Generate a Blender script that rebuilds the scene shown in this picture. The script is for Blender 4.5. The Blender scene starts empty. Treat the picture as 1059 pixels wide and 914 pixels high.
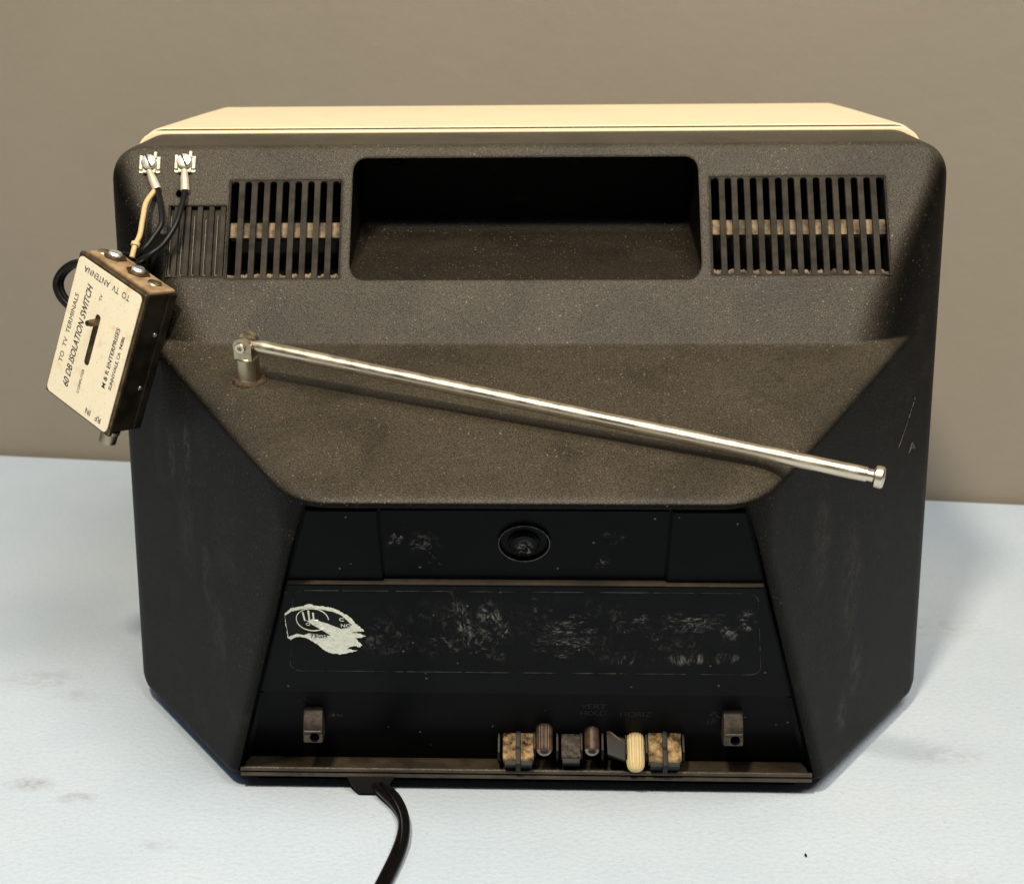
import bpy, bmesh, math, random
from mathutils import Vector, Matrix, noise
random.seed(7)
S = bpy.context.scene
COL = S.collection
MM = 0.001

# ------------------------------------------------------------------ helpers
def link(o, parent=None):
    COL.objects.link(o)
    if parent: o.parent = parent
    return o

def finish(bm, sharp=32):
    bmesh.ops.recalc_face_normals(bm, faces=bm.faces)

def obj(name, bm, mats, parent=None, sharp=32, matrix=None):
    me = bpy.data.meshes.new(name)
    bm.to_mesh(me); bm.free()
    if matrix is not None: me.transform(matrix)
    if not isinstance(mats, (list, tuple)): mats = [mats]
    for m in mats: me.materials.append(m)
    me.shade_smooth(); me.set_sharp_from_angle(angle=math.radians(sharp))
    o = bpy.data.objects.new(name, me)
    wn(o)
    return link(o, parent)

def wn(o):
    md = o.modifiers.new('face_weighted_normals', 'WEIGHTED_NORMAL'); md.mode = 'FACE_AREA'; md.weight = 100; md.keep_sharp = True

def thing(name, label, cat, matrix=None):
    e = bpy.data.objects.new(name, None); e.empty_display_size = .02
    if matrix is not None: e.matrix_world = matrix
    link(e); e['label'] = label; e['category'] = cat
    return e

def hull(bm, pts, mi=0):
    vs = [bm.verts.new(Vector(p)) for p in pts]
    r = bmesh.ops.convex_hull(bm, input=vs)
    fs = [g for g in r['geom'] if isinstance(g, bmesh.types.BMFace)]
    junk = [g for g in r['geom_interior'] if isinstance(g, bmesh.types.BMVert)]
    if junk: bmesh.ops.delete(bm, geom=junk, context='VERTS')
    es = list({e for f in fs if f.is_valid for e in f.edges})
    bmesh.ops.dissolve_limit(bm, angle_limit=.01, verts=[v for v in bm.verts], edges=es)
    return bm

def boxpts(x0, x1, y0, y1, z0, z1):
    return [(x, y, z) for x in (x0, x1) for y in (y0, y1) for z in (z0, z1)]

def bevel_all(bm, w, seg=3, minang=0.3):
    es = [e for e in bm.edges if len(e.link_faces) == 2 and e.calc_face_angle(0) > minang]
    if es: bmesh.ops.bevel(bm, geom=es, offset=w, segments=seg, profile=.5, affect='EDGES', clamp_overlap=True)
    return bm

def hbox(pts, bev=0, seg=2):
    bm = bmesh.new(); hull(bm, pts); bmesh.ops.recalc_face_normals(bm, faces=bm.faces)
    if bev: bevel_all(bm, bev, seg)
    return bm

def merge(bm, other, matrix=None):
    me = bpy.data.meshes.new('tmp'); other.to_mesh(me); other.free()
    if matrix is not None: me.transform(matrix)
    bm.from_mesh(me); bpy.data.meshes.remove(me)
    return bm

def catmull(pts, n=8):
    P = [Vector(p) for p in pts]; P = [2*P[0]-P[1]] + P + [2*P[-1]-P[-2]]
    out = []
    for i in range(1, len(P)-2):
        a, b, c, d = P[i-1:i+3]
        for k in range(n):
            t = k/n
            out.append(.5*((2*b)+(c-a)*t+(2*a-5*b+4*c-d)*t*t+(3*b-a-3*c+d)*t**3))
    out.append(P[-2]); return out

def tube(bm, path, r, seg=12, caps=True, profile=None, closed=False):
    """sweep a circle (or a profile of (x, y) points) along a path with a carried frame"""
    path = [Vector(p) for p in path]; n = len(path)
    rr = r if isinstance(r, (list, tuple)) else [r]*n
    prof = profile or [(math.cos(2*math.pi*k/seg), math.sin(2*math.pi*k/seg)) for k in range(seg)]
    rings = []; up = None
    for i, p in enumerate(path):
        if closed: t = (path[(i+1) % n]-path[i-1]).normalized()
        else: t = (path[min(i+1, n-1)]-path[max(i-1, 0)]).normalized()
        if up is None:
            up = t.cross(Vector((0, 0, 1)) if abs(t.z) < .9 else Vector((1, 0, 0))).normalized()
        up = (up - t*up.dot(t)).normalized(); side = t.cross(up)
        rings.append([bm.verts.new(p+up*(x*rr[i])+side*(y*rr[i])) for x, y in prof])
    m = len(prof)
    last = n if closed else n-1
    for i in range(last):
        a, b = rings[i], rings[(i+1) % n]
        for k in range(m):
            bm.faces.new((a[k], a[(k+1) % m], b[(k+1) % m], b[k]))
    if caps and not closed:
        bm.faces.new(rings[0][::-1]); bm.faces.new(rings[-1])
    bmesh.ops.recalc_face_normals(bm, faces=bm.faces)
    return bm

def lathe(bm, prof, origin, axis, seg=28):
    """revolve (r, h) pairs round an axis"""
    axis = Vector(axis).normalized(); o = Vector(origin)
    a = axis.cross(Vector((1, 0, 0)) if abs(axis.x) < .9 else Vector((0, 1, 0))).normalized(); b = axis.cross(a)
    rings = []
    for r, h in prof:
        if r < 1e-7: rings.append([bm.verts.new(o+axis*h)])
        else: rings.append([bm.verts.new(o+axis*h+(a*math.cos(2*math.pi*k/seg)+b*math.sin(2*math.pi*k/seg))*r) for k in range(seg)])
    for A, B in zip(rings, rings[1:]):
        for k in range(seg):
            k2 = (k+1) % seg
            q = [A[k % len(A)], A[k2 % len(A)], B[k2 % len(B)], B[k % len(B)]]
            u = []
            for v in q:
                if v not in u: u.append(v)
            if len(u) > 2: bm.faces.new(u)
    bmesh.ops.recalc_face_normals(bm, faces=bm.faces)
    return bm

def sheet(bm, poly, z0, z1, bev=0):
    """extruded 2-D polygon from height z0 to z1"""
    a = [bm.verts.new((x, y, z0)) for x, y in poly]; b = [bm.verts.new((x, y, z1)) for x, y in poly]
    bm.faces.new(a[::-1]); bm.faces.new(b)
    n = len(poly)
    for i in range(n): bm.faces.new((a[i], a[(i+1) % n], b[(i+1) % n], b[i]))
    bmesh.ops.recalc_face_normals(bm, faces=bm.faces)
    return bm

def rrect(x0, y0, x1, y1, r, n=5):
    out = []
    for cx, cy, a in ((x1-r, y1-r, 0), (x0+r, y1-r, 90), (x0+r, y0+r, 180), (x1-r, y0+r, 270)):
        for k in range(n+1):
            t = math.radians(a+90*k/n); out.append((cx+r*math.cos(t), cy+r*math.sin(t)))
    return out

def carve(o, cutters):
    """boolean difference with temporary cutters, baked into the mesh"""
    tmp = []; o.modifiers.clear()
    for bm, mats in cutters:
        me = bpy.data.meshes.new('cut'); bm.to_mesh(me); bm.free()
        for m in mats: me.materials.append(m)
        c = bpy.data.objects.new('cut', me); COL.objects.link(c); tmp.append(c)
        c.matrix_world = o.matrix_world
        md = o.modifiers.new('b', 'BOOLEAN'); md.operation = 'DIFFERENCE'; md.object = c; md.solver = 'EXACT'
        try: md.material_mode = 'TRANSFER'
        except Exception: pass
    bpy.context.view_layer.update()
    dg = bpy.context.evaluated_depsgraph_get()
    me = bpy.data.meshes.new_from_object(o.evaluated_get(dg))
    o.modifiers.clear(); old = o.data; o.data = me; bpy.data.meshes.remove(old)
    me.shade_smooth(); me.set_sharp_from_angle(angle=math.radians(30))
    if len(me.polygons) < 8000: wn(o)
    for c in tmp:
        m = c.data; bpy.data.objects.remove(c); bpy.data.meshes.remove(m)

def text_bm(txt, height, length, shear=0, bold=0, depth=.00008):
    """lettering as a mesh, centred on the origin, cap height and overall length given in metres"""
    cu = bpy.data.curves.new('lettering', 'FONT'); cu.body = txt; cu.size = 1
    cu.shear = shear; cu.offset = bold; cu.resolution_u = 3
    cu.align_x = 'CENTER'; cu.align_y = 'CENTER'
    o = bpy.data.objects.new('lettering', cu); COL.objects.link(o)
    bpy.context.view_layer.update()
    dg = bpy.context.evaluated_depsgraph_get()
    me = bpy.data.meshes.new_from_object(o.evaluated_get(dg))
    bpy.data.objects.remove(o); bpy.data.curves.remove(cu)
    bm = bmesh.new(); bm.from_mesh(me); bpy.data.meshes.remove(me)
    xs = [v.co.x for v in bm.verts]; ys = [v.co.y for v in bm.verts]
    cx, cy = (min(xs)+max(xs))/2, (min(ys)+max(ys))/2
    sx, sy = length/(max(xs)-min(xs)), height/(max(ys)-min(ys))
    for v in bm.verts: v.co = Vector(((v.co.x-cx)*sx, (v.co.y-cy)*sy, 0))
    r = bmesh.ops.extrude_face_region(bm, geom=list(bm.faces))
    for g in r['geom']:
        if isinstance(g, bmesh.types.BMVert): g.co.z += depth
    return bm

# ------------------------------------------------------------------ materials
def mat(name):
    m = bpy.data.materials.new(name); m.use_nodes = True
    nt = m.node_tree; b = nt.nodes['Principled BSDF']
    return m, nt, b

def N(nt, kind, **kw):
    n = nt.nodes.new(kind)
    for k, v in kw.items():
        if k in n.inputs: n.inputs[k].default_value = v
        else: setattr(n, k, v)
    return n

def tc(nt): return N(nt, 'ShaderNodeTexCoord').outputs['Object']

def noise_tex(nt, vec, scale, detail=2, rough=.5, dist=0):
    n = N(nt, 'ShaderNodeTexNoise'); n.inputs['Scale'].default_value = scale; n.inputs['Detail'].default_value = detail
    n.inputs['Roughness'].default_value = rough; n.inputs['Distortion'].default_value = dist
    nt.links.new(vec, n.inputs['Vector']); return n.outputs['Fac']

def ramp(nt, fac, a, b, ca=0., cb=1.):
    n = N(nt, 'ShaderNodeMapRange'); n.interpolation_type = 'SMOOTHSTEP'
    nt.links.new(fac, n.inputs['Value'])
    for k, v in (('From Min', a), ('From Max', b), ('To Min', ca), ('To Max', cb)): n.inputs[k].default_value = v
    return n.outputs['Result']

def math_(nt, op, a, b=None):
    n = N(nt, 'ShaderNodeMath', operation=op)
    for i, x in enumerate((a, b)):
        if x is None: continue
        if isinstance(x, (int, float)): n.inputs[i].default_value = x
        else: nt.links.new(x, n.inputs[i])
    return n.outputs[0]

def mix(nt, fac, a, b):
    n = N(nt, 'ShaderNodeMix', data_type='RGBA')
    if isinstance(fac, (int, float)): n.inputs[0].default_value = fac
    else: nt.links.new(fac, n.inputs[0])
    for i, x in ((6, a), (7, b)):
        if isinstance(x, tuple): n.inputs[i].default_value = (*x, 1)
        else: nt.links.new(x, n.inputs[i])
    return n.outputs[2]

def bump(nt, b, h, strength, dist, normal=None):
    n = N(nt, 'ShaderNodeBump'); n.inputs['Strength'].default_value = strength; n.inputs['Distance'].default_value = dist
    nt.links.new(h, n.inputs['Height'])
    if normal is not None: nt.links.new(normal, n.inputs['Normal'])
    nt.links.new(n.outputs[0], b.inputs['Normal']); return n.outputs[0]

def specks(nt, vec, scale, size, seed_thresh):
    """scattered tiny flecks: voronoi cells, a random few of them kept"""
    v = N(nt, 'ShaderNodeTexVoronoi'); v.inputs['Scale'].default_value = scale
    nt.links.new(vec, v.inputs['Vector'])
    d = ramp(nt, v.outputs['Distance'], size, size*.6)
    sep = N(nt, 'ShaderNodeSeparateColor'); nt.links.new(v.outputs['Color'], sep.inputs[0])
    k = math_(nt, 'GREATER_THAN', sep.outputs[0], seed_thresh)
    return math_(nt, 'MULTIPLY', d, k)

def simple(name, col, rough=.5, metal=0, spec=.5, var=0., vscale=200, bmp=0, bscale=600):
    m, nt, b = mat(name)
    b.inputs['Roughness'].default_value = rough; b.inputs['Metallic'].default_value = metal
    b.inputs['Specular IOR Level'].default_value = spec
    v = tc(nt)
    n = noise_tex(nt, v, vscale, 4, .6)
    c = mix(nt, ramp(nt, n, .3, .7), tuple(x*(1-var) for x in col), tuple(min(1, x*(1+var)) for x in col))
    nt.links.new(c, b.inputs['Base Color'])
    if bmp: bump(nt, b, noise_tex(nt, v, bscale, 3), bmp, .0004)
    return m

SCUFFS = [(-.1660, -.0525, .151, .0042, .0062, .017, .75), (-.1545, -.0703, .155, .0042, .0062, .017, .75), (-.145, -.085, .098, .006, .009, .022, .4), (-.139, -.094, .077, .009, .013, .02, .35),
          (-.158, -.065, .115, .010, .016, .03, .3), (.1543, -.0706, .0515, .008, .012, .018, .55), (.1463, -.083, .033, .006, .010, .014, .7), (.148, -.081, .098, .012, .018, .035, .35), (.128, -.111, .128, .010, .016, .03, .3),
          (.10, -.0876, .1908, .03, .03, .02, .55), (-.0247, -.139, .1752, .03, .02, .02, .35), (-.117, -.098, .19, .02, .014, .012, .5)]
def shell_material(name='textured_black_plastic', amount=.9, lo=.15, hi=.60, smear_amt=.7):
    """moulded black plastic with a leather grain; dust has settled on the faces that look up"""
    m, nt, b = mat(name)
    v = tc(nt)
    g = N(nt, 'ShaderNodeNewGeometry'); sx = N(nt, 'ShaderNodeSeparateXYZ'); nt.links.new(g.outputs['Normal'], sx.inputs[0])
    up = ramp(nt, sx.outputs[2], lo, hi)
    patch = noise_tex(nt, v, 22, 5, .62, .6)
    fine = noise_tex(nt, v, 1900, 2, .6)
    dust = math_(nt, 'MULTIPLY', up, ramp(nt, patch, .30, .60, .60, 1.))
    base = mix(nt, ramp(nt, fine, .35, .65), (.0022, .0020, .0017), (.0066, .0058, .0045))
    smear = math_(nt, 'MULTIPLY', ramp(nt, noise_tex(nt, v, 30, 6, .7, 1.2), .52, .75), ramp(nt, fine, .38, .62))
    base = mix(nt, math_(nt, 'MULTIPLY', smear, smear_amt), base, (.032, .027, .019))
    dcol = mix(nt, ramp(nt, fine, .36, .64), (.019, .0155, .0100), (.084, .068, .045))
    c = mix(nt, math_(nt, 'MULTIPLY', dust, amount), base, dcol)
    sp = specks(nt, v, 300, .17, .80)
    sp2 = specks(nt, v, 620, .24, .70)
    spk = math_(nt, 'MAXIMUM', math_(nt, 'MULTIPLY', sp, .55), math_(nt, 'MULTIPLY', sp2, .5))
    spk = math_(nt, 'MULTIPLY', spk, ramp(nt, noise_tex(nt, v, 34, 4, .65), .38, .60, .12, 1))
    spk = math_(nt, 'MULTIPLY', spk, ramp(nt, up, 0, 1, .0 if amount < .5 else .45, 1))
    c = mix(nt, spk, c, (.26, .22, .16))
    rub = None
    for (x, y, z, rx, ry, rz, st) in SCUFFS:
        sub = N(nt, 'ShaderNodeVectorMath', operation='SUBTRACT'); sub.inputs[1].default_value = (x, y, z); nt.links.new(v, sub.inputs[0])
        dv = N(nt, 'ShaderNodeVectorMath', operation='DIVIDE'); dv.inputs[1].default_value = (rx, ry, rz); nt.links.new(sub.outputs[0], dv.inputs[0])
        ln = N(nt, 'ShaderNodeVectorMath', operation='LENGTH'); nt.links.new(dv.outputs[0], ln.inputs[0])
        k = math_(nt, 'MULTIPLY', ramp(nt, ln.outputs['Value'], 1, .45), st)
        rub = k if rub is None else math_(nt, 'MAXIMUM', rub, k)
    rub = math_(nt, 'MULTIPLY', rub, math_(nt, 'MULTIPLY', ramp(nt, noise_tex(nt, v, 170, 5, .7, .5), .40, .62), ramp(nt, fine, .40, .60, .25, 1)))
    c = mix(nt, rub, c, (.075, .066, .050))
    nt.links.new(c, b.inputs['Base Color'])
    b.inputs['Roughness'].default_value = .45
    nt.links.new(ramp(nt, up, 0, 1, .05, .27), b.inputs['Specular IOR Level'])  # up-facing faces reflect more: the upper panel's sheen is put into the material
    bv = N(nt, 'ShaderNodeBevel'); bv.samples = 4; bv.inputs['Radius'].default_value = .0022
    bump(nt, b, noise_tex(nt, v, 1500, 2, .55), .7, .0005, bv.outputs[0])
    return m

def smooth_black(name, base=(.0014, .0016, .0018), rough=.34, marks=(), label=False, spec=.045):
    """smooth moulded plastic with dull residue left in a few places (u, v, ru, rv, angle, strength) in mm"""
    m, nt, b = mat(name)
    v = tc(nt)
    c = mix(nt, ramp(nt, noise_tex(nt, v, 60, 5, .6), .3, .7), base, tuple(x*1.5 for x in base))
    total = None
    for (u, w, ru, rv, ang, st, an) in marks:
        mp = N(nt, 'ShaderNodeMapping'); mp.vector_type = 'TEXTURE'
        mp.inputs['Location'].default_value = (u*MM, w*MM, 0); mp.inputs['Rotation'].default_value = (0, 0, math.radians(ang))
        mp.inputs['Scale'].default_value = (ru*MM, rv*MM, 1); nt.links.new(v, mp.inputs['Vector'])
        flat = N(nt, 'ShaderNodeVectorMath', operation='MULTIPLY'); flat.inputs[1].default_value = (1, 1, 0)
        nt.links.new(mp.outputs[0], flat.inputs[0])
        ln = N(nt, 'ShaderNodeVectorMath', operation='LENGTH'); nt.links.new(flat.outputs[0], ln.inputs[0])
        fall = ramp(nt, ln.outputs['Value'], 1.0, .35)
        mp2 = N(nt, 'ShaderNodeMapping'); mp2.inputs['Rotation'].default_value = (0, 0, math.radians(-ang))
        mp2.inputs['Scale'].default_value = (1, an, 1); mp2.inputs['Location'].default_value = (u*.37, w*.21, 0)
        nt.links.new(v, mp2.inputs['Vector'])
        a = ramp(nt, noise_tex(nt, mp2.outputs[0], 320, 6, .75, .8), .50, .62)
        bq = ramp(nt, noise_tex(nt, mp2.outputs[0], 90, 3, .6), .42, .6)
        k = math_(nt, 'MULTIPLY', math_(nt, 'MULTIPLY', fall, math_(nt, 'MULTIPLY', a, bq)), st)
        total = k if total is None else math_(nt, 'MAXIMUM', total, k)
    sp = math_(nt, 'MULTIPLY', specks(nt, v, 210, .13, .90), .5)
    total = sp if total is None else math_(nt, 'MAXIMUM', total, sp)
    c = mix(nt, total, c, (.27, .25, .205))
    nt.links.new(c, b.inputs['Base Color'])
    r = mix(nt, total, (rough,)*3, (.8,)*3)
    nt.links.new(r, b.inputs['Roughness'])
    b.inputs['Specular IOR Level'].default_value = spec
    bump(nt, b, noise_tex(nt, v, 900, 2), .06, .0003)
    return m

def metal(name, col, rough, streak=None, grime=(.05, .04, .025), gamt=.3):
    m, nt, b = mat(name)
    v = tc(nt); b.inputs['Metallic'].default_value = 1
    n = noise_tex(nt, v, 260, 5, .65)
    k = math_(nt, 'MULTIPLY', ramp(nt, n, .5, .75), gamt)
    nt.links.new(mix(nt, k, col, grime), b.inputs['Base Color'])
    nt.links.new(ramp(nt, noise_tex(nt, v, 120, 4), .3, .7, rough*.8, rough*1.3), b.inputs['Roughness'])
    return m

M = {}
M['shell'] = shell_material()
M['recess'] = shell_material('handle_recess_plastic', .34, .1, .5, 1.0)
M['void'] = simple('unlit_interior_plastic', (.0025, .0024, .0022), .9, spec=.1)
M['strip'] = simple('smooth_shell_edge_plastic', (.042, .037, .026), .45, var=.12, vscale=40)
M['cavity'] = simple('handle_recess_plastic', (.03, .026, .018), .8, spec=.2)
M['cream'] = simple('cream_cabinet_plastic', (.81, .685, .455), .40, var=.025, vscale=30, bmp=.05, bscale=900)
M['seam'] = simple('dirty_seam', (.05, .04, .018), .8, spec=.1)
M['slat'] = simple('grey_vent_plastic', (.032, .028, .021), .7, spec=.12, var=.4, vscale=120, bmp=.1)
M['dustbar'] = simple('dusty_inner_board', (.165, .120, .075), .85, var=.75, vscale=160, bmp=.3)
M['panel'] = smooth_black('lower_panel_plastic', rough=.38)
M['chrome'] = metal('worn_chrome', (.66, .58, .45), .34, gamt=.12)
M['nickel'] = metal('dull_nickel_sleeve', (.42, .36, .25), .38, gamt=.4)
M['bright'] = metal('bright_screw_steel', (.86, .84, .78), .42, gamt=.1)
M['lug'] = simple('tinned_terminal_plate', (.56, .49, .37), .45, metal=.3, var=.12, vscale=300)
M['rust'] = simple('rusty_collar', (.050, .029, .013), .85, var=.8, vscale=500, bmp=.6, bscale=900)
M['wire'] = simple('black_wire_insulation', (.005, .0045, .004), .42, spec=.25)
M['tan'] = simple('tan_wire_insulation', (.62, .43, .20), .5, var=.1)
M['cord'] = simple('dark_brown_cord_rubber', (.0045, .0034, .003), .38, spec=.3, var=.3)
M['tanblock'] = simple('dusty_tan_switch', (.24, .16, .082), .85, spec=.1, var=.95, vscale=230, bmp=.5, bscale=900)
M['dimblock'] = simple('grimy_dark_switch', (.045, .035, .024), .75, var=.8, vscale=520, bmp=.5, bscale=900)
M['brown'] = simple('brown_knurled_shaft', (.06, .03, .014), .5, var=.5, vscale=300)
M['creamknob'] = simple('yellowed_cream_knob', (.60, .46, .23), .5, var=.06, vscale=200)
M['greyring'] = simple('grey_shaft_end', (.20, .17, .15), .5, var=.3)
M['black'] = simple('plain_black_plastic', (.003, .003, .003), .45, spec=.2)
M['ledge'] = simple('dusty_ledge', (.040, .031, .021), .42, spec=.5, var=.4, vscale=70, bmp=.4, bscale=1000)
M['faint'] = simple('faint_glue_line', (.040, .036, .029), .8, spec=.1, var=.9, vscale=120)
M['sill'] = simple('lit_edge_panel_sill', (.045, .036, .026), .7, spec=.1, var=.3, vscale=60)
M['cleat'] = simple('grimy_brown_cleat', (.030, .019, .011), .6, var=.75, vscale=300, bmp=.5)
M['paper'] = simple('torn_label_paper', (.95, .90, .73), .85, var=.16, vscale=700, bmp=.5, bscale=1400)
M['ink'] = simple('printed_black_label', (.005, .0055, .0045), .5, spec=.1)
M['scratch'] = simple('pale_scuffed_line', (.065, .057, .046), .8, var=.7, vscale=500)
M['lacquer'] = simple('bronze_black_lacquered_steel', (.022, .016, .010), .35, metal=.35, var=.5, vscale=120)
M['lid'] = simple('worn_bronze_lid', (.11, .078, .040), .38, metal=.7, var=.45, vscale=200)
M['board'] = simple('tan_terminal_board', (.30, .20, .105), .55, var=.35, vscale=140)
M['blue'] = simple('dark_blue_print', (.018, .020, .055), .7)

def plate_material():
    m, nt, b = mat('aged_cream_label')
    v = tc(nt)
    c = mix(nt, ramp(nt, noise_tex(nt, v, 110, 5, .6), .54, .74), (.87, .775, .575), (.78, .59, .37))
    c = mix(nt, ramp(nt, noise_tex(nt, v, 900, 2), .64, .72), c, (.62, .50, .30))
    nt.links.new(c, b.inputs['Base Color']); b.inputs['Roughness'].default_value = .5
    return m
M['plate'] = plate_material()

def table_material():
    m, nt, b = mat('pale_blue_tabletop')
    v = tc(nt)
    c = mix(nt, ramp(nt, noise_tex(nt, v, 9, 4, .55), .3, .7), (.492, .574, .662), (.542, .618, .698))
    c = mix(nt, math_(nt, 'MULTIPLY', ramp(nt, noise_tex(nt, v, 420, 3, .6), .46, .64), .30), c, (.42, .485, .58))
    # grubby marks at fixed places on the top
    tot = None
    for (x, y, r, st) in ((-.232, -.096, .016, .5), (-.206, -.109, .013, .45), (.204, -.056, .024, .26), 
                          (-.26, .02, .03, .25), (.30, .05, .05, .16), (.235, .10, .04, .2), (-.30, -.13, .02, .2), (-.16, -.15, .012, .25), (.08, -.19, .015, .2), (.28, -.02, .03, .2), (-.235, .0, .018, .25), (.36, -.06, .04, .18), (-.10, -.20, .02, .15), (.18, -.17, .03, .12), (.25, -.10, .02, .14)):
        d = N(nt, 'ShaderNodeVectorMath', operation='DISTANCE'); d.inputs[1].default_value = (x, y, 0)
        nz = N(nt, 'ShaderNodeVectorMath', operation='MULTIPLY'); nz.inputs[1].default_value = (1, 1.7, 0)
        sub = N(nt, 'ShaderNodeVectorMath', operation='SUBTRACT'); sub.inputs[1].default_value = (x, y, 0)
        nt.links.new(v, sub.inputs[0]); nt.links.new(sub.outputs[0], nz.inputs[0])
        ln = N(nt, 'ShaderNodeVectorMath', operation='LENGTH'); nt.links.new(nz.outputs[0], ln.inputs[0])
        k = math_(nt, 'MULTIPLY', ramp(nt, ln.outputs['Value'], r, r*.15), ramp(nt, noise_tex(nt, v, 130, 5, .7), .36, .62))
        k = math_(nt, 'MULTIPLY', k, min(1, st*1.7))
        tot = k if tot is None else math_(nt, 'MAXIMUM', tot, k)
    c = mix(nt, tot, c, (.34, .355, .37))
    fl = specks(nt, v, 48, .045, .80)
    c = mix(nt, math_(nt, 'MULTIPLY', fl, .35), c, (.25, .25, .25))
    nt.links.new(c, b.inputs['Base Color'])
    b.inputs['Roughness'].default_value = .55; b.inputs['Specular IOR Level'].default_value = .3
    h = noise_tex(nt, v, 330, 4, .6)
    bump(nt, b, h, .5, .0009)
    return m
M['table'] = table_material()

def wall_material():
    m, nt, b = mat('taupe_painted_wall')
    v = tc(nt)
    c = mix(nt, ramp(nt, noise_tex(nt, v, 5, 4), .3, .7), (.236, .206, .162), (.25, .218, .172))
    nt.links.new(c, b.inputs['Base Color']); b.inputs['Roughness'].default_value = .6
    h = noise_tex(nt, v, 60, 5, .6)
    bump(nt, b, h, .14, .004)
    return m
M['wall'] = wall_material()

# ------------------------------------------------------------------ setting
def table():
    a, c = Vector((-.412, .4337)), Vector((.3484, .3231))
    d = (c-a).normalized(); n = Vector((-d.y, d.x))
    L0, L1 = a-d*.9, c+d*1.1
    bm = bmesh.new()
    poly = [(L0.x, L0.y), (L1.x, L1.y), (L1.x+.05, -1.0), (L0.x-.05, -1.0)]
    sheet(bm, poly, -.028, 0)
    es = [e for e in bm.edges if abs(e.verts[0].co.z) < 1e-6 and abs(e.verts[1].co.z) < 1e-6]
    bmesh.ops.bevel(bm, geom=es, offset=.003, segments=3, affect='EDGES')
    t = obj('tabletop', bm, M['table']); t['kind'] = 'structure'
    bm = bmesh.new()
    w0, w1 = a-d*1.6+n*.004, c+d*1.8+n*.004
    q = [(w0.x, w0.y), (w1.x, w1.y), (w1.x+n.x*.1, w1.y+n.y*.1), (w0.x+n.x*.1, w0.y+n.y*.1)]
    sheet(bm, q, -.75, 1.7)
    w = obj('wall', bm, M['wall']); w['kind'] = 'structure'
table()

# ------------------------------------------------------------------ television
W, ZT, ZB, YRIM = .200, .2872, .008, .0564
ZR, YR, XR = .1657, -.1703, .0891          # ridge over the control panel
YL, XL = -.0992, .1358                     # lower lip
ZC, YC, XC = .2015, -.0524, .1661          # crease below the vents

def frame(o, u, v):
    o = Vector(o); u = Vector(u).normalized(); v = Vector(v); v = (v-u*v.dot(u)).normalized(); n = u.cross(v)
    return Matrix(((u.x, v.x, n.x, o.x), (u.y, v.y, n.y, o.y), (u.z, v.z, n.z, o.z), (0, 0, 0, 1)))
FU = frame((0, YC, ZC), (1, 0, 0), (0, -YC, ZT-ZC))
FS = frame((0, YR, ZR), (1, 0, 0), (0, YC-YR, ZC-ZR))
FL = frame((0, YL, ZB), (1, 0, 0), (0, YR-YL, ZR-ZB))
FP = frame((0, -.08621, .01028), (1, 0, 0), (0, -.45161, .89222))       # floor of the control recess
FRT = frame((W, 0, ZB), (W-XL, -YL, 0), (0, 0, 1))
def at(F, u, v, n=0): return F @ Vector((u*MM, v*MM, n*MM))

tv = thing('television', 'old portable television seen from behind, black grained back shell under a cream cabinet top', 'television')

def smax(p, q, k):
    h = max(k-abs(p-q), 0)/k
    return max(p, q)+h*h*k*.25
def smin(p, q, k): return -smax(-p, -q, k)
def sstep(a, b, t):
    t = min(1, max(0, (t-a)/(b-a))); return t*t*(3-2*t)

def shell_front(x, z):
    """depth of the moulded back at (x, z): vent panel, sloping nose, undercut and the two slanted sides, with rounded folds"""
    kf = -YL/(W-XL)
    yu = YC+(max(z, .172)-ZC)*(-YC)/(ZT-ZC)
    ys = YR+(z-ZR)*(YC-YR)/(ZC-ZR)
    yl = YL+(z-ZB)*(YR-YL)/(ZR-ZB)
    nose = smax(ys, yl, .010)
    p = smin(yu, nose, .003)
    yf = -kf*(W-abs(x))
    k = .0050+.0270*sstep(.135, .185, z)-.0175*sstep(.205, .272, z)
    return smax(p, yf, k)

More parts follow.
